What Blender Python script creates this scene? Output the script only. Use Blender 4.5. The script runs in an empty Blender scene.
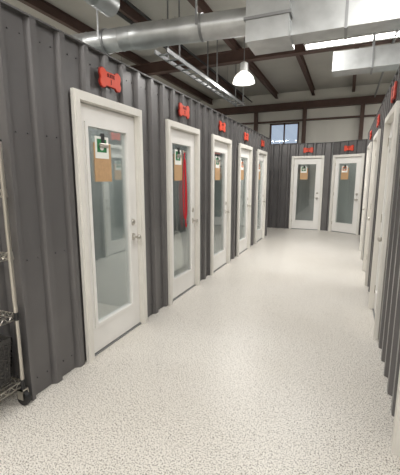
import bpy, bmesh, math, random
from mathutils import Matrix, Vector
random.seed(3)
scene=bpy.context.scene
scene.view_settings.view_transform='Standard'
scene.view_settings.look='None'
scene.view_settings.exposure=0.0
H=1.47                     # eye height
XL=-1.25*H; XR=0.243*H     # corridor faces
WH=2.44
def lin(c):
    return tuple(((v/255)/12.92 if v/255<=0.04045 else (((v/255)+0.055)/1.055)**2.4) for v in c)+(1,)
# ------------------------------------------------------------ materials
def mat(name,rgb,rough=0.5,metal=0.0,noise=0.0,nscale=8,bump=0.0,bscale=60,emit=None,estr=0):
    m=bpy.data.materials.new(name); m.use_nodes=True
    nt=m.node_tree; b=nt.nodes['Principled BSDF']
    c=lin(rgb); b.inputs['Base Color'].default_value=c
    b.inputs['Roughness'].default_value=rough; b.inputs['Metallic'].default_value=metal
    tc=nt.nodes.new('ShaderNodeTexCoord')
    if noise>0:
        n=nt.nodes.new('ShaderNodeTexNoise'); n.inputs['Scale'].default_value=nscale; n.inputs['Detail'].default_value=4
        r=nt.nodes.new('ShaderNodeValToRGB')
        r.color_ramp.elements[0].position=0.3; r.color_ramp.elements[1].position=0.7
        r.color_ramp.elements[0].color=tuple(v*(1-noise) for v in c[:3])+(1,)
        r.color_ramp.elements[1].color=tuple(min(1,v*(1+noise)) for v in c[:3])+(1,)
        nt.links.new(tc.outputs['Object'],n.inputs['Vector']); nt.links.new(n.outputs['Fac'],r.inputs['Fac'])
        nt.links.new(r.outputs['Color'],b.inputs['Base Color'])
    if bump>0:
        n2=nt.nodes.new('ShaderNodeTexNoise'); n2.inputs['Scale'].default_value=bscale
        bp=nt.nodes.new('ShaderNodeBump'); bp.inputs['Strength'].default_value=bump; bp.inputs['Distance'].default_value=0.01
        nt.links.new(tc.outputs['Object'],n2.inputs['Vector']); nt.links.new(n2.outputs['Fac'],bp.inputs['Height'])
        nt.links.new(bp.outputs['Normal'],b.inputs['Normal'])
    if emit:
        b.inputs['Emission Color'].default_value=lin(emit); b.inputs['Emission Strength'].default_value=estr
    return m
M={}
M['steel']=mat('charcoal_steel_panel',(103,101,101),0.30,0.25,noise=0.07,nscale=3)
M['steel_in']=mat('suite_inner_panel',(184,189,187),0.6,noise=0.05,nscale=2)
M['trim']=mat('dark_trim',(84,83,83),0.45)
M['white']=mat('white_door_paint',(234,232,228),0.40,noise=0.02,nscale=5)
M['casing']=mat('white_casing_paint',(224,221,214),0.5,noise=0.03,nscale=6)
M['chrome']=mat('satin_nickel',(200,196,188),0.28,1.0)
M['brass']=mat('hinge_metal',(150,140,120),0.35,1.0)
M['galv']=mat('galvanised_duct',(190,192,192),0.38,0.65,noise=0.14,nscale=5)
M['galv2']=mat('galvanised_duct_band',(150,151,152),0.42,0.65)
M['beam']=mat('red_oxide_beam',(92,70,63),0.6,noise=0.15,nscale=4)
M['ceil']=mat('roof_insulation',(194,191,184),0.8,noise=0.08,nscale=1.2,bump=0.4,bscale=3)
M['outer']=mat('insulated_outer_wall',(228,225,217),0.8,noise=0.05,nscale=1.0,bump=0.2,bscale=4)
M['bone']=mat('coral_red_paint',(216,78,54),0.5,noise=0.05,nscale=20)
M['bone_edge']=mat('dark_red_edge',(150,40,32),0.5)
M['ink']=mat('dark_red_lettering',(105,26,22),0.6)
M['board']=mat('brown_hardboard',(190,154,114),0.6,noise=0.08,nscale=40)
M['paper']=mat('white_paper',(236,236,230),0.7)
M['green']=mat('green_label',(42,120,70),0.6)
M['orange']=mat('orange_label',(216,120,60),0.6)
M['black']=mat('black_plastic',(28,28,30),0.5)
M['wicker']=mat('dark_woven_strips',(58,56,54),0.6,noise=0.3,nscale=60)
M['red']=mat('red_webbing',(200,34,46),0.7)
M['towel']=mat('white_cloth',(244,240,230),0.9,bump=0.3,bscale=80)
M['tube']=mat('lit_tube',(255,255,255),0.5,emit=(255,252,245),estr=8)
M['bell']=mat('lit_bell_diffuser',(240,240,240),0.3,emit=(255,250,240),estr=2.0)
M['lampmetal']=mat('lamp_housing',(210,210,208),0.4,0.2)
M['pipe']=mat('black_pipe',(48,46,46),0.5)
def glassmat(name,tint,mulv,add):
    g=bpy.data.materials.new(name); g.use_nodes=True; nt=g.node_tree; nt.nodes.clear()
    o=nt.nodes.new('ShaderNodeOutputMaterial'); mx=nt.nodes.new('ShaderNodeMixShader'); tr=nt.nodes.new('ShaderNodeBsdfTransparent')
    gl=nt.nodes.new('ShaderNodeBsdfGlossy'); fr=nt.nodes.new('ShaderNodeLayerWeight'); ad=nt.nodes.new('ShaderNodeMath')
    tr.inputs['Color'].default_value=tint; gl.inputs['Color'].default_value=(0.95,0.97,0.97,1); gl.inputs['Roughness'].default_value=0.03
    fr.inputs['Blend'].default_value=0.3; ad.operation='MULTIPLY_ADD'; ad.inputs[1].default_value=mulv; ad.inputs[2].default_value=add
    nt.links.new(fr.outputs['Fresnel'],ad.inputs[0]); nt.links.new(ad.outputs[0],mx.inputs['Fac'])
    nt.links.new(tr.outputs[0],mx.inputs[1]); nt.links.new(gl.outputs[0],mx.inputs[2]); nt.links.new(mx.outputs[0],o.inputs['Surface'])
    return g
M['glass']=glassmat('door_glass',(0.93,0.95,0.95,1),0.6,0.06)
M['winglass']=glassmat('window_glass',(0.75,0.8,0.85,1),0.3,0.04)
# floor: speckled epoxy
f=bpy.data.materials.new('speckled_epoxy_floor'); f.use_nodes=True; nt=f.node_tree; b=nt.nodes['Principled BSDF']
tc=nt.nodes.new('ShaderNodeTexCoord')
def nz(scale,det=3):
    n=nt.nodes.new('ShaderNodeTexNoise'); n.inputs['Scale'].default_value=scale; n.inputs['Detail'].default_value=det
    nt.links.new(tc.outputs['Object'],n.inputs['Vector']); return n
def ramp(src,p0,c0,p1,c1):
    r=nt.nodes.new('ShaderNodeValToRGB'); r.color_ramp.elements[0].position=p0; r.color_ramp.elements[1].position=p1
    r.color_ramp.elements[0].color=c0; r.color_ramp.elements[1].color=c1; nt.links.new(src,r.inputs['Fac']); return r
n1=nz(125,5); r1=ramp(n1.outputs['Fac'],0.38,lin((138,133,127)),0.50,lin((228,224,217)))
n2=nz(0.9,4); r2=ramp(n2.outputs['Fac'],0.3,(0.91,0.90,0.88,1),0.7,(1,1,1,1))
def flakes(sc,a,bb,col):
    v=nt.nodes.new('ShaderNodeTexVoronoi'); v.inputs['Scale'].default_value=sc; nt.links.new(tc.outputs['Object'],v.inputs['Vector'])
    return ramp(v.outputs['Distance'],a,col,bb,(1,1,1,1))
r3=flakes(40,0.12,0.18,(0.30,0.28,0.25,1)); r4=flakes(75,0.15,0.25,(0.58,0.54,0.49,1))
def mul(a,c):
    m=nt.nodes.new('ShaderNodeMix'); m.data_type='RGBA'; m.blend_type='MULTIPLY'; m.inputs[0].default_value=1
    nt.links.new(a,m.inputs[6]); nt.links.new(c,m.inputs[7]); return m.outputs[2]
nt.links.new(mul(mul(mul(r1.outputs[0],r2.outputs[0]),r3.outputs[0]),r4.outputs[0]),b.inputs['Base Color'])
b.inputs['Roughness'].default_value=0.36
bp=nt.nodes.new('ShaderNodeBump'); bp.inputs['Strength'].default_value=0.3; bp.inputs['Distance'].default_value=0.002
nt.links.new(n1.outputs['Fac'],bp.inputs['Height']); nt.links.new(bp.outputs['Normal'],b.inputs['Normal'])
M['floor']=f
# ------------------------------------------------------------ builder
class B:
    def __init__(s): s.bm=bmesh.new(); s.ms=[]
    def mi(s,k):
        if k not in s.ms: s.ms.append(k)
        return s.ms.index(k)
    def faces(s,vs,fs,k,smooth=False):
        i=s.mi(k); v=[s.bm.verts.new(p) for p in vs]
        for q in fs:
            try:
                fc=s.bm.faces.new([v[a] for a in q]); fc.material_index=i; fc.smooth=smooth
            except ValueError: pass
    def box(s,a,c,k):
        x0,y0,z0=a; x1,y1,z1=c
        vs=[(x0,y0,z0),(x1,y0,z0),(x1,y1,z0),(x0,y1,z0),(x0,y0,z1),(x1,y0,z1),(x1,y1,z1),(x0,y1,z1)]
        s.faces(vs,[(0,3,2,1),(4,5,6,7),(0,1,5,4),(1,2,6,5),(2,3,7,6),(3,0,4,7)],k)
    def prism(s,poly,k,axis='z',a=0,b=1):
        def P(u,v,w):
            return {'z':(u,v,w),'y':(u,w,v),'x':(w,u,v)}[axis]
        n=len(poly); vs=[P(u,v,a) for u,v in poly]+[P(u,v,b) for u,v in poly]
        fs=[tuple(range(n))[::-1],tuple(range(n,2*n))]+[(i,(i+1)%n,n+(i+1)%n,n+i) for i in range(n)]
        s.faces(vs,fs,k)
    def lathe(s,p0,p1,prof,k,seg=20):
        p0=Vector(p0); d=(Vector(p1)-p0).normalized()
        u=d.orthogonal().normalized(); w=d.cross(u)
        vs=[]
        for t,r in prof:
            for i in range(seg):
                an=2*math.pi*i/seg; vs.append(tuple(p0+d*t+(u*math.cos(an)+w*math.sin(an))*max(r,1e-4)))
        fs=[]
        for j in range(len(prof)-1):
            for i in range(seg):
                fs.append((j*seg+i,j*seg+(i+1)%seg,(j+1)*seg+(i+1)%seg,(j+1)*seg+i))
        n=len(prof)
        s.faces(vs,fs+[tuple(range(seg))[::-1],tuple(range((n-1)*seg,n*seg))],k,True)
    def cyl(s,p0,p1,r,k,seg=14):
        L=(Vector(p1)-Vector(p0)).length
        s.lathe(p0,p1,[(0,r),(L,r)],k,seg)
    def obj(s,name,loc=(0,0,0),rz=0,recalc=True):
        if recalc: bmesh.ops.recalc_face_normals(s.bm,faces=s.bm.faces)
        me=bpy.data.meshes.new(name); s.bm.to_mesh(me); s.bm.free()
        for k in s.ms: me.materials.append(M[k])
        return inst(name,me,loc,rz,True)
def inst(name,me,loc=(0,0,0),rz=0,sharp=False):
    ob=bpy.data.objects.new(name,me); scene.collection.objects.link(ob)
    ob.location=loc; ob.rotation_euler=(0,0,rz)
    if sharp:
        try: me.set_sharp_from_angle(angle=math.radians(40))
        except Exception: pass
    return ob
# local frame for every wall: x = viewer's right, y = into the wall, z = up
T_WALL=0.10
CW=0.065
DW=0.60*H
DH=1.428*H
PER=0.235
def corr(name,loc,rz,L,doors,h=WH,phase=0.0):
    bd=B()
    Q=(0.0,0.20,0.30,0.90)     # raised rib 0..0.20, slope, flat pan, slope
    D=0.034
    def d(sv):
        q=((sv+phase)%PER)/PER
        if q<Q[1]: return 0.0
        if q<Q[2]: return D*(q-Q[1])/(Q[2]-Q[1])
        if q<Q[3]: return D
        return D*(1-(q-Q[3])/(1-Q[3]))
    brk=[0.0,L]
    k=0
    while k*PER-phase<L+PER:
        for q in Q:
            x=(k+q)*PER-phase
            if 0<x<L: brk.append(x)
        k+=1
    for a in doors: brk+= [a+CW*0.5,a+DW-CW*0.5]
    brk=sorted(set(round(x,5) for x in brk))
    def inside(x): return any(a+CW*0.5<x<a+DW-CW*0.5 for a in doors)
    for x0,x1 in zip(brk[:-1],brk[1:]):
        if x1-x0<1e-4: continue
        z0=DH-CW*0.5 if inside((x0+x1)/2) else 0.0
        e=1e-6
        y0=d(x0+e); y1=d(x1-e)
        bd.prism([(x0,y0),(x1,y1),(x1,T_WALL-0.012),(x0,T_WALL-0.012)],'steel','z',z0,h)
        bd.box((x0,T_WALL-0.012,z0),(x1,T_WALL,h),'steel_in')
    bd.box((0,-0.003,h-0.002),(L,T_WALL+0.004,h+0.010),'trim')
    k=0
    while k*PER-phase<L:
        for q in (0.42,0.78):
            x=(k+q)*PER-phase
            if 0.02<x<L-0.02:
                for z in (0.12,0.95,1.75,2.33):
                    if inside(x) and z<DH: continue
                    if any(a-0.01<x<a+DW+0.01 for a in doors) and z<DH: continue
                    bd.lathe((x,D+0.001,z),(x,0,z),[(0,0.006),(0.006,0.006),(0.009,0.003)],'trim',6)
        k+=1
    bd.obj(name,loc,rz)
# ------------------------------------------------------------ door mesh
def door_mesh(knob_right=True):
    bd=B(); W=DW; Ht=DH; f=-0.026; c=CW
    for x0,x1 in ((0,c),(W-c,W)):
        bd.box((x0,f,0),(x1,0.001,Ht-c),'casing')
        bd.box((x0+0.012,f-0.008,0),(x1-0.012,f,Ht-c),'casing')
    bd.box((0,f,Ht-c),(W,0.001,Ht),'casing'); bd.box((0.012,f-0.008,Ht-c),(W-0.012,f,Ht-0.012),'casing')
    j=0.022
    bd.box((c-0.03,0.0,0),(c-0.03+j+0.012,T_WALL+0.02,Ht-c),'casing'); bd.box((W-c+0.03-j-0.012,0.0,0),(W-c+0.03,T_WALL+0.02,Ht-c),'casing')
    bd.box((c-0.03,0.0,Ht-c-0.004),(W-c+0.03,T_WALL+0.02,Ht-c+0.03),'casing')
    L0=c+0.008; L1=W-c-0.008; y0=0.020; y1=0.060; zb=0.018; zt=Ht-c-0.010
    gx0=L0+0.095; gx1=L1-0.130; gz0=zb+0.24; gz1=zt-0.150
    bd.box((L0,y0,zb),(gx0,y1,zt),'white'); bd.box((gx1,y0,zb),(L1,y1,zt),'white')
    bd.box((gx0,y0,zb),(gx1,y1,gz0),'white'); bd.box((gx0,y0,gz1),(gx1,y1,zt),'white')
    bd.box((c+0.004,y1+0.002,0),(c+0.022,y1+0.02,zt+0.01),'casing'); bd.box((W-c-0.022,y1+0.002,0),(W-c-0.004,y1+0.02,zt+0.01),'casing')
    m=0.026
    for (a,e) in (((gx0-m,gz0-m),(gx0+0.006,gz1+m)),((gx1-0.006,gz0-m),(gx1+m,gz1+m)),((gx0,gz0-m),(gx1,gz0+0.006)),((gx0,gz1-0.006),(gx1,gz1+m))):
        bd.box((a[0],y0-0.010,a[1]),(e[0],y1+0.010,e[1]),'white')
    ym=(y0+y1)/2-0.008
    bd.box((gx0,ym,gz0),(gx1,ym+0.006,gz1),'glass')
    kx=L1-0.070 if knob_right else L0+0.055
    bd.lathe((kx,y0,0.92),(kx,y0-1,0.92),[(0,0.034),(0.006,0.034),(0.010,0.026),(0.012,0.012),(0.045,0.011),(0.050,0.019),(0.062,0.026),(0.075,0.024),(0.082,0.010)],'chrome',18)
    bd.lathe((kx,y0,1.06),(kx,y0-1,1.06),[(0,0.030),(0.008,0.030),(0.014,0.024),(0.018,0.010)],'chrome',16)
    hx=L0-0.004 if knob_right else L1+0.004
    for z in (0.2,1.0,1.8): bd.cyl((hx,y0-0.004,z),(hx,y0-0.004,z+0.09),0.006,'brass',8)
    bd.box((c,0.006,0),(W-c,0.07,0.012),'galv2')
    bmesh.ops.recalc_face_normals(bd.bm,faces=bd.bm.faces)
    me=bpy.data.meshes.new('door'); bd.bm.to_mesh(me); bd.bm.free()
    for k in bd.ms: me.materials.append(M[k])
    return me
DM=door_mesh(True)
GY=0.032
def bonepts(w,h):
    r=h*0.27; pts=[]
    def arc(cx,cz,a0,a1,n=9):
        for i in range(n+1):
            a=math.radians(a0+(a1-a0)*i/n); pts.append((cx+r*math.cos(a),cz+r*math.sin(a)))
    ex=w/2-r; ez=h/2-r
    arc(ex,-ez,-150,40); arc(ex,ez,-40,150); arc(-ex,ez,30,220); arc(-ex,-ez,140,330)
    return pts
def bone(label,P,rz):
    bd=B(); bd.prism(bonepts(0.275,0.155),'bone_edge','y',-0.012,0.0); bd.prism(bonepts(0.263,0.143),'bone','y',-0.018,-0.0121)
    for x in (-0.07,0.07): bd.box((x-0.01,-0.001,-0.012),(x+0.01,0.036,0.012),'bone_edge')
    ob=bd.obj('bone_sign',P,rz)
    for txt,size,z in (('SUITE',0.038,0.014),(label,0.054,-0.036)):
        cu=bpy.data.curves.new('lettering','FONT'); cu.body=txt; cu.size=size; cu.align_x='CENTER'; cu.extrude=0.001; cu.offset=0.0012
        cu.materials.append(M['ink'])
        t=bpy.data.objects.new('lettering',cu); scene.collection.objects.link(t); t.parent=ob
        t.location=(0,-0.0195,z); t.rotation_euler=(math.radians(90),0,0)
def clip_mesh(lab='green'):
    bd=B(); w=0.21;h=0.31
    bd.box((-w/2,-0.006,-h/2),(w/2,0,h/2),'board')
    bd.box((-w/2+0.012,-0.008,h*0.10),(w/2-0.03,-0.006,h/2+0.05),'paper')
    bd.box((-w/2+0.035,-0.010,h*0.26),(w/2-0.06,-0.008,h/2+0.03),lab)
    bd.lathe((-0.015,-0.0112,h*0.40),(-0.015,-0.010,h*0.40),[(0,0.028),(0.001,0.028)],'paper',16)
    bd.box((-0.055,-0.022,h/2-0.035),(0.055,-0.010,h/2-0.010),'chrome'); bd.cyl((-0.05,-0.02,h/2-0.008),(0.05,-0.02,h/2-0.008),0.007,'chrome',8)
    bd.box((-0.02,-0.014,h/2-0.02),(0.02,-0.004,h/2+0.075),'black')
    return bd
def place(P0,rz,s,y,z):
    c,sn=math.cos(rz),math.sin(rz); return (P0[0]+c*s-sn*y, P0[1]+sn*s+c*y, z)
dcount=[0]
def doorset(P0,rz,s,label,clip=True,lab='green'):
    dcount[0]+=1
    inst('door_%d'%dcount[0],DM,place(P0,rz,s,0,0),rz)
    bone(label,place(P0,rz,s+DW/2,-0.004,1.535*H),rz)
    if clip:
        clip_mesh(lab).obj('clipboard',place(P0,rz,s+DW*0.40,GY-0.001,1.60),rz)
# ------------------------------------------------------------ left wall
R90=math.radians(90)
YL0=0.99*H; YL1=6.02*H
PL=(XL,YL0,0)
ldo=[(v-0.99)*H for v in (1.345,2.285,3.205,4.14,5.09)]
corr('wall_left',PL,R90,YL1-YL0,ldo,phase=0.02)
for i,s in enumerate(ldo): doorset(PL,R90,s,str(i+1),lab='green' if i<3 else 'orange')
corr('wall_left_end',(XL-2.6,YL0,0),0,2.6-0.037,[],phase=0.02)
pb=B()
for s in [ldo[i]-0.235 for i in range(1,5)]+[YL1-YL0-0.06]:
    y=YL0+s; pb.box((XL-2.3,y-0.03,0),(XL-T_WALL-0.001,y+0.03,WH-0.02),'steel_in')
pb.box((XL-2.4,YL0+0.11,0),(XL-2.3,YL1,WH-0.02),'steel_in')
pb.obj('wall_left_partitions')
# ------------------------------------------------------------ right wall
YR1=5.85*H; YR0=0.25*H
PR=(XR,YR1,0)
rdo_y=[1.33,2.87,4.05,5.20]
rdo=[YR1-v*H for v in rdo_y]
corr('wall_right',PR,-R90,YR1-YR0,rdo,phase=0.03)
for i,s in enumerate(rdo): doorset(PR,-R90,s,str(12-i))
pb=B()
for s in [rdo[0]-0.4,rdo[1]-0.22,rdo[2]-0.22,0.06,YR1-YR0-0.06]:
    y=YR1-s; pb.box((XR+T_WALL+0.001,y-0.03,0),(XR+2.3,y+0.03,WH-0.02),'steel_in')
pb.box((XR+2.3,YR0,0),(XR+2.4,YR1,WH-0.02),'steel_in')
pb.obj('wall_right_partitions')
# ------------------------------------------------------------ far walls
YF=6.97*H
PF=(-3.5*H,YF,0); xk=-0.29*H
corr('wall_far',PF,0,xk-PF[0],[(-1.02+3.5)*H],phase=0.0)
doorset(PF,0,(-1.02+3.5)*H,'6')
PA=(xk,YF,0); RA=math.radians(-30)
corr('wall_far_angled',PA,RA,2.6,[0.03*H],phase=0.08)
doorset(PA,RA,0.03*H,'7',lab='orange')
pb=B(); pb.box((PF[0],YF+1.45,0),(2.2,YF+1.53,WH),'steel_in'); pb.box((xk-0.05,YF+0.11,0),(xk+0.02,YF+1.45,WH-0.02),'steel_in'); pb.box((PF[0],YF+0.11,0),(PF[0]+0.06,YF+1.45,WH),'steel_in')
pb.obj('wall_far_back')
# ------------------------------------------------------------ shell
X0,X1,Y0,Y1,ZC=-9.0,6.5,-6.0,12.4,4.35
fb=B(); fb.box((X0,Y0,-0.1),(X1,Y1,0),'floor'); fb.obj('floor')
cb=B(); cb.box((X0,Y0,ZC),(X1,Y1,ZC+0.1),'ceil'); cb.obj('ceiling')
def shell(n,a,c):
    s=B(); s.box(a,c,'outer'); s.obj(n)
shell('wall_outer_left',(X0-0.1,Y0,0),(X0,Y1,ZC)); shell('wall_outer_right',(X1,Y0,0),(X1+0.1,Y1,ZC)); shell('wall_outer_rear',(X0,Y0-0.1,0),(X1,Y0,ZC))
wx0,wx1,wz0,wz1=-2.62,-1.62,2.62,3.36
s=B(); s.box((X0,Y1,0),(wx0,Y1+0.12,ZC),'outer'); s.box((wx1,Y1,0),(X1,Y1+0.12,ZC),'outer'); s.box((wx0,Y1,0),(wx1,Y1+0.12,wz0),'outer'); s.box((wx0,Y1,wz1),(wx1,Y1+0.12,ZC),'outer'); s.obj('wall_outer_far')
s=B(); s.box((wx0,Y1+0.05,wz0),(wx1,Y1+0.06,wz1),'winglass')
for a,c in (((wx0,wz0),(wx0+0.05,wz1)),((wx1-0.05,wz0),(wx1,wz1)),((wx0,wz0),(wx1,wz0+0.05)),((wx0,wz1-0.05),(wx1,wz1)),(((wx0+wx1)/2-0.02,wz0),((wx0+wx1)/2+0.02,wz1))):
    s.box((a[0],Y1-0.01,a[1]),(c[0],Y1+0.08,c[1]),'beam')
s.obj('window_1')
def ibeam(bd,x,y0,y1,zt,h=0.24,w=0.14,k='beam'):
    bd.box((x-w/2,y0,zt-0.014),(x+w/2,y1,zt),k); bd.box((x-w/2,y0,zt-h),(x+w/2,y1,zt-h+0.014),k); bd.box((x-0.008,y0,zt-h+0.014),(x+0.008,y1,zt-0.014),k)
s=B()
for x in (-7.2,-6.0,-4.8,-3.6,-2.4,-1.2,0.0,1.2,2.4,3.6,4.8): ibeam(s,x,Y0+0.02,Y1-0.02,ZC-0.001,0.18,0.09)
s.obj('roof_purlins')
s=B()
for y in (-4.5,-0.6,7.6,):
    s.box((X0+0.02,y-0.09,ZC-0.40),(X1-0.02,y+0.09,ZC-0.385),'beam'); s.box((X0+0.02,y-0.09,ZC-0.18),(X1-0.02,y+0.09,ZC-0.165),'beam'); s.box((X0+0.02,y-0.008,ZC-0.385),(X1-0.02,y+0.008,ZC-0.18),'beam')
s.obj('roof_rafters')
s=B()
s.box((X0,Y1-0.2,3.76),(X1,Y1-0.001,3.98),'beam'); s.box((X0,Y1-0.12,3.38),(X1,Y1-0.001,3.43),'beam')
for x in (-6.2,-3.1,-1.45,0.3,2.4): s.box((x-0.06,Y1-0.16,0),(x+0.06,Y1-0.001,3.76),'beam')
s.obj('wall_girts')
# ------------------------------------------------------------ ducts
def spiral(bd,p0,p1,r,step=0.16):
    L=(Vector(p1)-Vector(p0)).length; prof=[(0,r)]; t=step/2
    while t<L-0.02:
        prof+=[(t-0.008,r),(t,r+0.006),(t+0.008,r)]; t+=step
    prof.append((L,r)); bd.lathe(p0,p1,prof,'galv',28)
def strap(bd,x,y,z): bd.box((x-0.012,y-0.003,z),(x+0.012,y+0.003,ZC),'galv2')
def rectinto(s,a,c,axis,step,hang=True,bw=0.014,lip=0.018):
    s.box(a,c,'galv'); ax='xyz'.index(axis); t=a[ax]+step/2
    while t<c[ax]:
        A=list(a);C=list(c)
        for i in range(3):
            if i!=ax: A[i]-=lip; C[i]+=lip
        A[ax]=t-bw; C[ax]=t+bw; s.box(A,C,'galv2')
        if hang:
            if axis=='x':
                for yy in (a[1]-0.02,c[1]+0.02): strap(s,t,yy,c[2])
            else:
                for xx in (a[0]-0.02,c[0]+0.02): strap(s,xx,t,c[2])
        t+=step
s=B(); spiral(s,(-5.5,3.72,3.22),(-2.6,3.95,3.22),0.135,0.5); s.lathe((-2.6,3.95,3.22),(-1.1,4.09,3.22),[(0,0.135),(0.05,0.15),(0.3,0.15),(0.32,0.14),(1.50,0.14)],'galv',28)
for x in (-4.6,-3.0,-1.7):
    y=3.72+(x+5.5)*0.08
    s.lathe((x,y,3.22),(x+1,y+0.08,3.22),[(0,0.15),(0.03,0.15)],'galv2',28); strap(s,x,y-0.15,3.2)
rectinto(s,(-1.12,3.88,2.93),(-0.66,4.32,3.90),'z',0.46,False)
for x in (-1.0,-0.8): strap(s,x,4.1,3.8)
rectinto(s,(-0.665,4.02,2.98),(5.0,4.30,3.36),'x',1.1)
s.obj('ventilation_duct_run')
s=B(); rectinto(s,(-0.35,6.4,3.22),(4.5,6.75,3.52),'x',1.2); s.obj('rectangular_duct')
s=B()
for xx in (-2.62,-2.43): 
    s.box((xx,4.5,3.20),(xx+0.02,8.4,3.255),'galv2')
y=4.6
while y<8.4: s.box((-2.62,y,3.205),(-2.41,y+0.025,3.222),'galv2'); y+=0.25
for y in (4.9,6.5,8.3):
    strap(s,-2.61,y,3.25); strap(s,-2.42,y,3.25)
s.obj('cable_ladder_tray')
s=B(); spiral(s,(-2.75,1.2,3.55),(-2.75,3.72,3.52),0.13,0.4)
for y in (1.6,3.0): strap(s,-2.75+0.13,y,3.5)
s.obj('spiral_duct')
s=B(); s.cyl((-3.3,-3,3.9),(-3.3,11.5,3.9),0.03,'pipe'); s.cyl((-3.05,-3,3.95),(-3.05,11.5,3.95),0.02,'pipe'); s.cyl((0.6,2,3.90),(0.6,12,3.90),0.025,'galv2')
for y in (-2,1,3,6,9):
    for x in (-3.3,-3.05): s.cyl((x,y,3.95),(x,y,ZC),0.006,'galv2',6)
    if y>2: s.cyl((0.6,y,3.90),(0.6,y,ZC),0.006,'galv2',6)
s.obj('ceiling_conduit')
# ------------------------------------------------------------ lamps
K=1.38
def strip(x,y,z,along='x',L=2.4,W=62):
    s=B(); a=L/2
    s.box((-a,-0.13,0.03),(a,0.13,0.09),'lampmetal')
    s.prism([(-0.16,0.0),(-0.13,0.03),(0.13,0.03),(0.16,0.0),(0.15,0.0),(0.12,0.025),(-0.12,0.025),(-0.15,0.0)],'lampmetal','x',-a,a)
    for yy in (-0.07,0.07): s.cyl((-a+0.03,yy,0.008),(a-0.03,yy,0.008),0.015,'tube',10)
    for xx in (-a*0.8,a*0.8): s.cyl((xx,0,0.09),(xx,0,ZC-z),0.005,'galv2',6)
    rz=0 if along=='x' else R90
    ob=s.obj('fluorescent_strip_light',(x,y,z),rz)
    ld=bpy.data.lights.new('tube_light','AREA'); ld.shape='RECTANGLE'; ld.size=L; ld.size_y=0.28; ld.energy=W*K; ld.color=(1,0.98,0.95)
    lo=bpy.data.objects.new('tube_light',ld); scene.collection.objects.link(lo); lo.parent=ob; lo.location=(0,0,-0.012)
for x,y in ((0.3,7.1),(-5.9,7.0),(-4.2,1.9),(1.2,2.2),(-1.0,-0.2),(-4.5,-2.8),(2.6,-2.8),(-1.5,-4.2),(3.4,10.5),(3.4,5.4)):
    strip(x,y,3.88)
strip(-0.75,5.35,3.88,'y',1.8,50)
def highbay(x,y,z):
    s=B()
    s.lathe((0,0,0),(0,0,1),[(0,0.22),(0.02,0.215),(0.10,0.19),(0.17,0.13),(0.21,0.075)],'bell',28)
    s.lathe((0,0,0.205),(0,0,1),[(0,0.075),(0.02,0.08),(0.16,0.08),(0.18,0.05)],'lampmetal',20)
    s.cyl((0,0,0.38),(0,0,ZC-z),0.008,'galv2',8)
    ob=s.obj('high_bay_pendant_light',(x,y,z))
    ld=bpy.data.lights.new('bay_light','AREA'); ld.shape='DISK'; ld.size=0.36; ld.energy=60; ld.color=(1,0.98,0.94)
    lo=bpy.data.objects.new('bay_light',ld); scene.collection.objects.link(lo); lo.parent=ob; lo.location=(0,0,-0.02)
highbay(-2.02,6.95,3.34)
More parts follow.
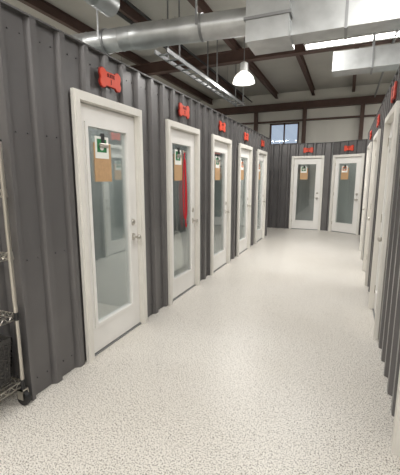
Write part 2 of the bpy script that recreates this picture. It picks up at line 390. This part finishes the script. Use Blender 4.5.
# ------------------------------------------------------------ wire rack on casters
def rack():
    s=B(); x0,x1,y0,y1=-2.88,-1.862,0.96,1.41; r=0.0135
    for x in (x0,x1):
        for y in (y0,y1):
            s.cyl((x,y,0.13),(x,y,1.68),r,'chrome',12)
            s.lathe((x,y,1.68),(x,y,2),[(0,0.014),(0.01,0.014),(0.016,0.006)],'black',10)
            s.cyl((x,y-0.014,0.05),(x,y+0.014,0.05),0.05,'black',20); s.cyl((x,y-0.018,0.05),(x,y+0.018,0.05),0.012,'chrome',10)
            s.box((x-0.03,y-0.024,0.045),(x+0.02,y-0.019,0.115),'chrome'); s.box((x-0.03,y+0.019,0.045),(x+0.02,y+0.024,0.115),'chrome'); s.box((x-0.03,y-0.024,0.105),(x+0.02,y+0.024,0.115),'chrome')
            s.cyl((x,y,0.11),(x,y,0.14),0.018,'black',10)
    for z in (0.17,0.63,1.02,1.40):
        for dz in (0,-0.035):
            for y in (y0,y1): s.cyl((x0,y,z+dz),(x1,y,z+dz),0.0045,'chrome',6)
            for x in (x0,x1): s.cyl((x,y0,z+dz),(x,y1,z+dz),0.0045,'chrome',6)
        n=34
        for i in range(1,n):
            x=x0+(x1-x0)*i/n; s.cyl((x,y0,z+0.004),(x,y1,z+0.004),0.0025,'chrome',5)
        for y in (y0+0.15,y0+0.30): s.cyl((x0,y,z-0.006),(x1,y,z-0.006),0.0035,'chrome',6)
        m=18
        for i in range(m):
            xa=x0+(x1-x0)*i/m; xb=x0+(x1-x0)*(i+0.5)/m; xc=x0+(x1-x0)*(i+1)/m
            for y in (y0,y1): s.cyl((xa,y,z-0.035),(xb,y,z),0.0025,'chrome',4); s.cyl((xb,y,z),(xc,y,z-0.035),0.0025,'chrome',4)
        for i in range(8):
            ya=y0+(y1-y0)*i/8; yb=ya+(y1-y0)/16; yc=ya+(y1-y0)/8
            for x in (x0,x1): s.cyl((x,ya,z-0.035),(x,yb,z),0.0025,'chrome',4); s.cyl((x,yb,z),(x,yc,z-0.035),0.0025,'chrome',4)
        for x in (x0,x1):
            for y in (y0,y1): s.lathe((x,y,z-0.04),(x,y,z+1),[(0,0.019),(0.05,0.016)],'black' if z<1 else 'chrome',12)
    s.obj('wire_shelving_rack')
    s=B(); bx0,bx1,by0,by1,bz=-2.33,-1.885,0.98,1.385,0.1775
    s.box((bx0+0.03,by0+0.03,bz),(bx1-0.03,by1-0.03,bz+0.008),'black')
    for j in range(12):
        z=bz+0.008+j*0.024; e=0.02-0.02*j/11
        for (a,c) in (((bx0+e,by0+e),(bx1-e,by0+e+0.008)),((bx0+e,by1-e-0.008),(bx1-e,by1-e)),((bx0+e,by0+e),(bx0+e+0.008,by1-e)),((bx1-e-0.008,by0+e),(bx1-e,by1-e))):
            s.box((a[0],a[1],z),(c[0],c[1],z+(0.017 if j<11 else 0.03)),'wicker')
    for i in range(12):
        x=bx0+0.03+(bx1-bx0-0.06)*i/11
        for y,y2 in ((by0+0.02,by0),(by1-0.02,by1)): s.cyl((x,y,bz),(x,y2,bz+0.28),0.006,'wicker',5)
        y=by0+0.03+(by1-by0-0.06)*i/11
        for xx,x2 in ((bx0+0.02,bx0),(bx1-0.02,bx1)): s.cyl((xx,y,bz),(x2,y,bz+0.28),0.006,'wicker',5)
    s.obj('woven_basket')
rack()
# ------------------------------------------------------------ red leash on second door, laundry bag behind the glass
def tube(name,pts,r,k):
    cu=bpy.data.curves.new(name,'CURVE'); cu.dimensions='3D'; sp=cu.splines.new('NURBS'); sp.points.add(len(pts)-1)
    for q,p in zip(sp.points,pts): q.co=(*p,1)
    sp.use_endpoint_u=True; sp.order_u=3; cu.bevel_depth=r; cu.bevel_resolution=2; cu.materials.append(M[k]); return cu
rootP=place(PL,R90,ldo[1]+0.50,GY-0.018,0)
e=bpy.data.objects.new('red_leash',None); scene.collection.objects.link(e); e.location=rootP; e.rotation_euler=(0,0,R90)
pts=[(0,0,1.78),(-0.03,0,1.6),(-0.055,0,1.3),(-0.035,0,1.02),(0.01,0,0.95),(0.06,0,1.05),(0.045,0,1.4),(0.005,0,1.78),(0.012,-0.004,1.5),(0.0,-0.006,1.2),(0.008,-0.006,0.92),(0.02,-0.004,0.84),(0.03,-0.004,0.90)]
o=bpy.data.objects.new('strap',tube('strap',pts,0.008,'red')); scene.collection.objects.link(o); o.parent=e
h=B(); h.cyl((0,-0.03,1.79),(0,0.012,1.79),0.006,'chrome',8); h.lathe((0,0.016,1.79),(0,0,1.79),[(0,0.022),(0.006,0.020)],'chrome',12); ho=h.obj('hook'); ho.parent=e
bd=B(); vs=[];fs=[]; nx,nz_=14,16
for sd in (0,1):
    base=len(vs)
    for j in range(nz_+1):
        for i in range(nx+1):
            u=i/nx; w_=j/nz_; x=(u-0.5)*(0.10+0.24*math.sqrt(1-w_*0.98)); z=0.30+0.48*w_
            bul=0.10*math.sin(math.pi*u)*math.sin(math.pi*min(1,w_*1.1+0.12))
            vs.append((x,(bul if sd else -bul*0.3)+0.008*math.sin(u*22+w_*3),z))
    for j in range(nz_):
        for i in range(nx): a=base+j*(nx+1)+i; fs.append((a,a+1,a+nx+2,a+nx+1))
bd.faces(vs,fs,'towel',True)
bd.lathe((0,0.01,0.76),(0,0.01,2),[(0,0.05),(0.04,0.035),(0.05,0.008),(0.98,0.004)],'towel',12)
bd.obj('white_laundry_bag',place(PL,R90,ldo[1]+0.52,0.13,0.0),R90)
# ------------------------------------------------------------ camera / world
w=bpy.data.worlds.new('w'); scene.world=w; w.use_nodes=True; w.node_tree.nodes['Background'].inputs[0].default_value=(0.85,0.9,1.0,1); w.node_tree.nodes['Background'].inputs[1].default_value=0.9
cd=bpy.data.cameras.new('camera'); cam=bpy.data.objects.new('camera',cd); scene.collection.objects.link(cam); scene.camera=cam
cd.sensor_fit='VERTICAL'; cd.sensor_height=36; cd.lens=340/475*36; cd.clip_start=0.02
cam.location=(0,0,H); cam.rotation_euler=(math.radians(90-9.84),0,math.radians(23.1))
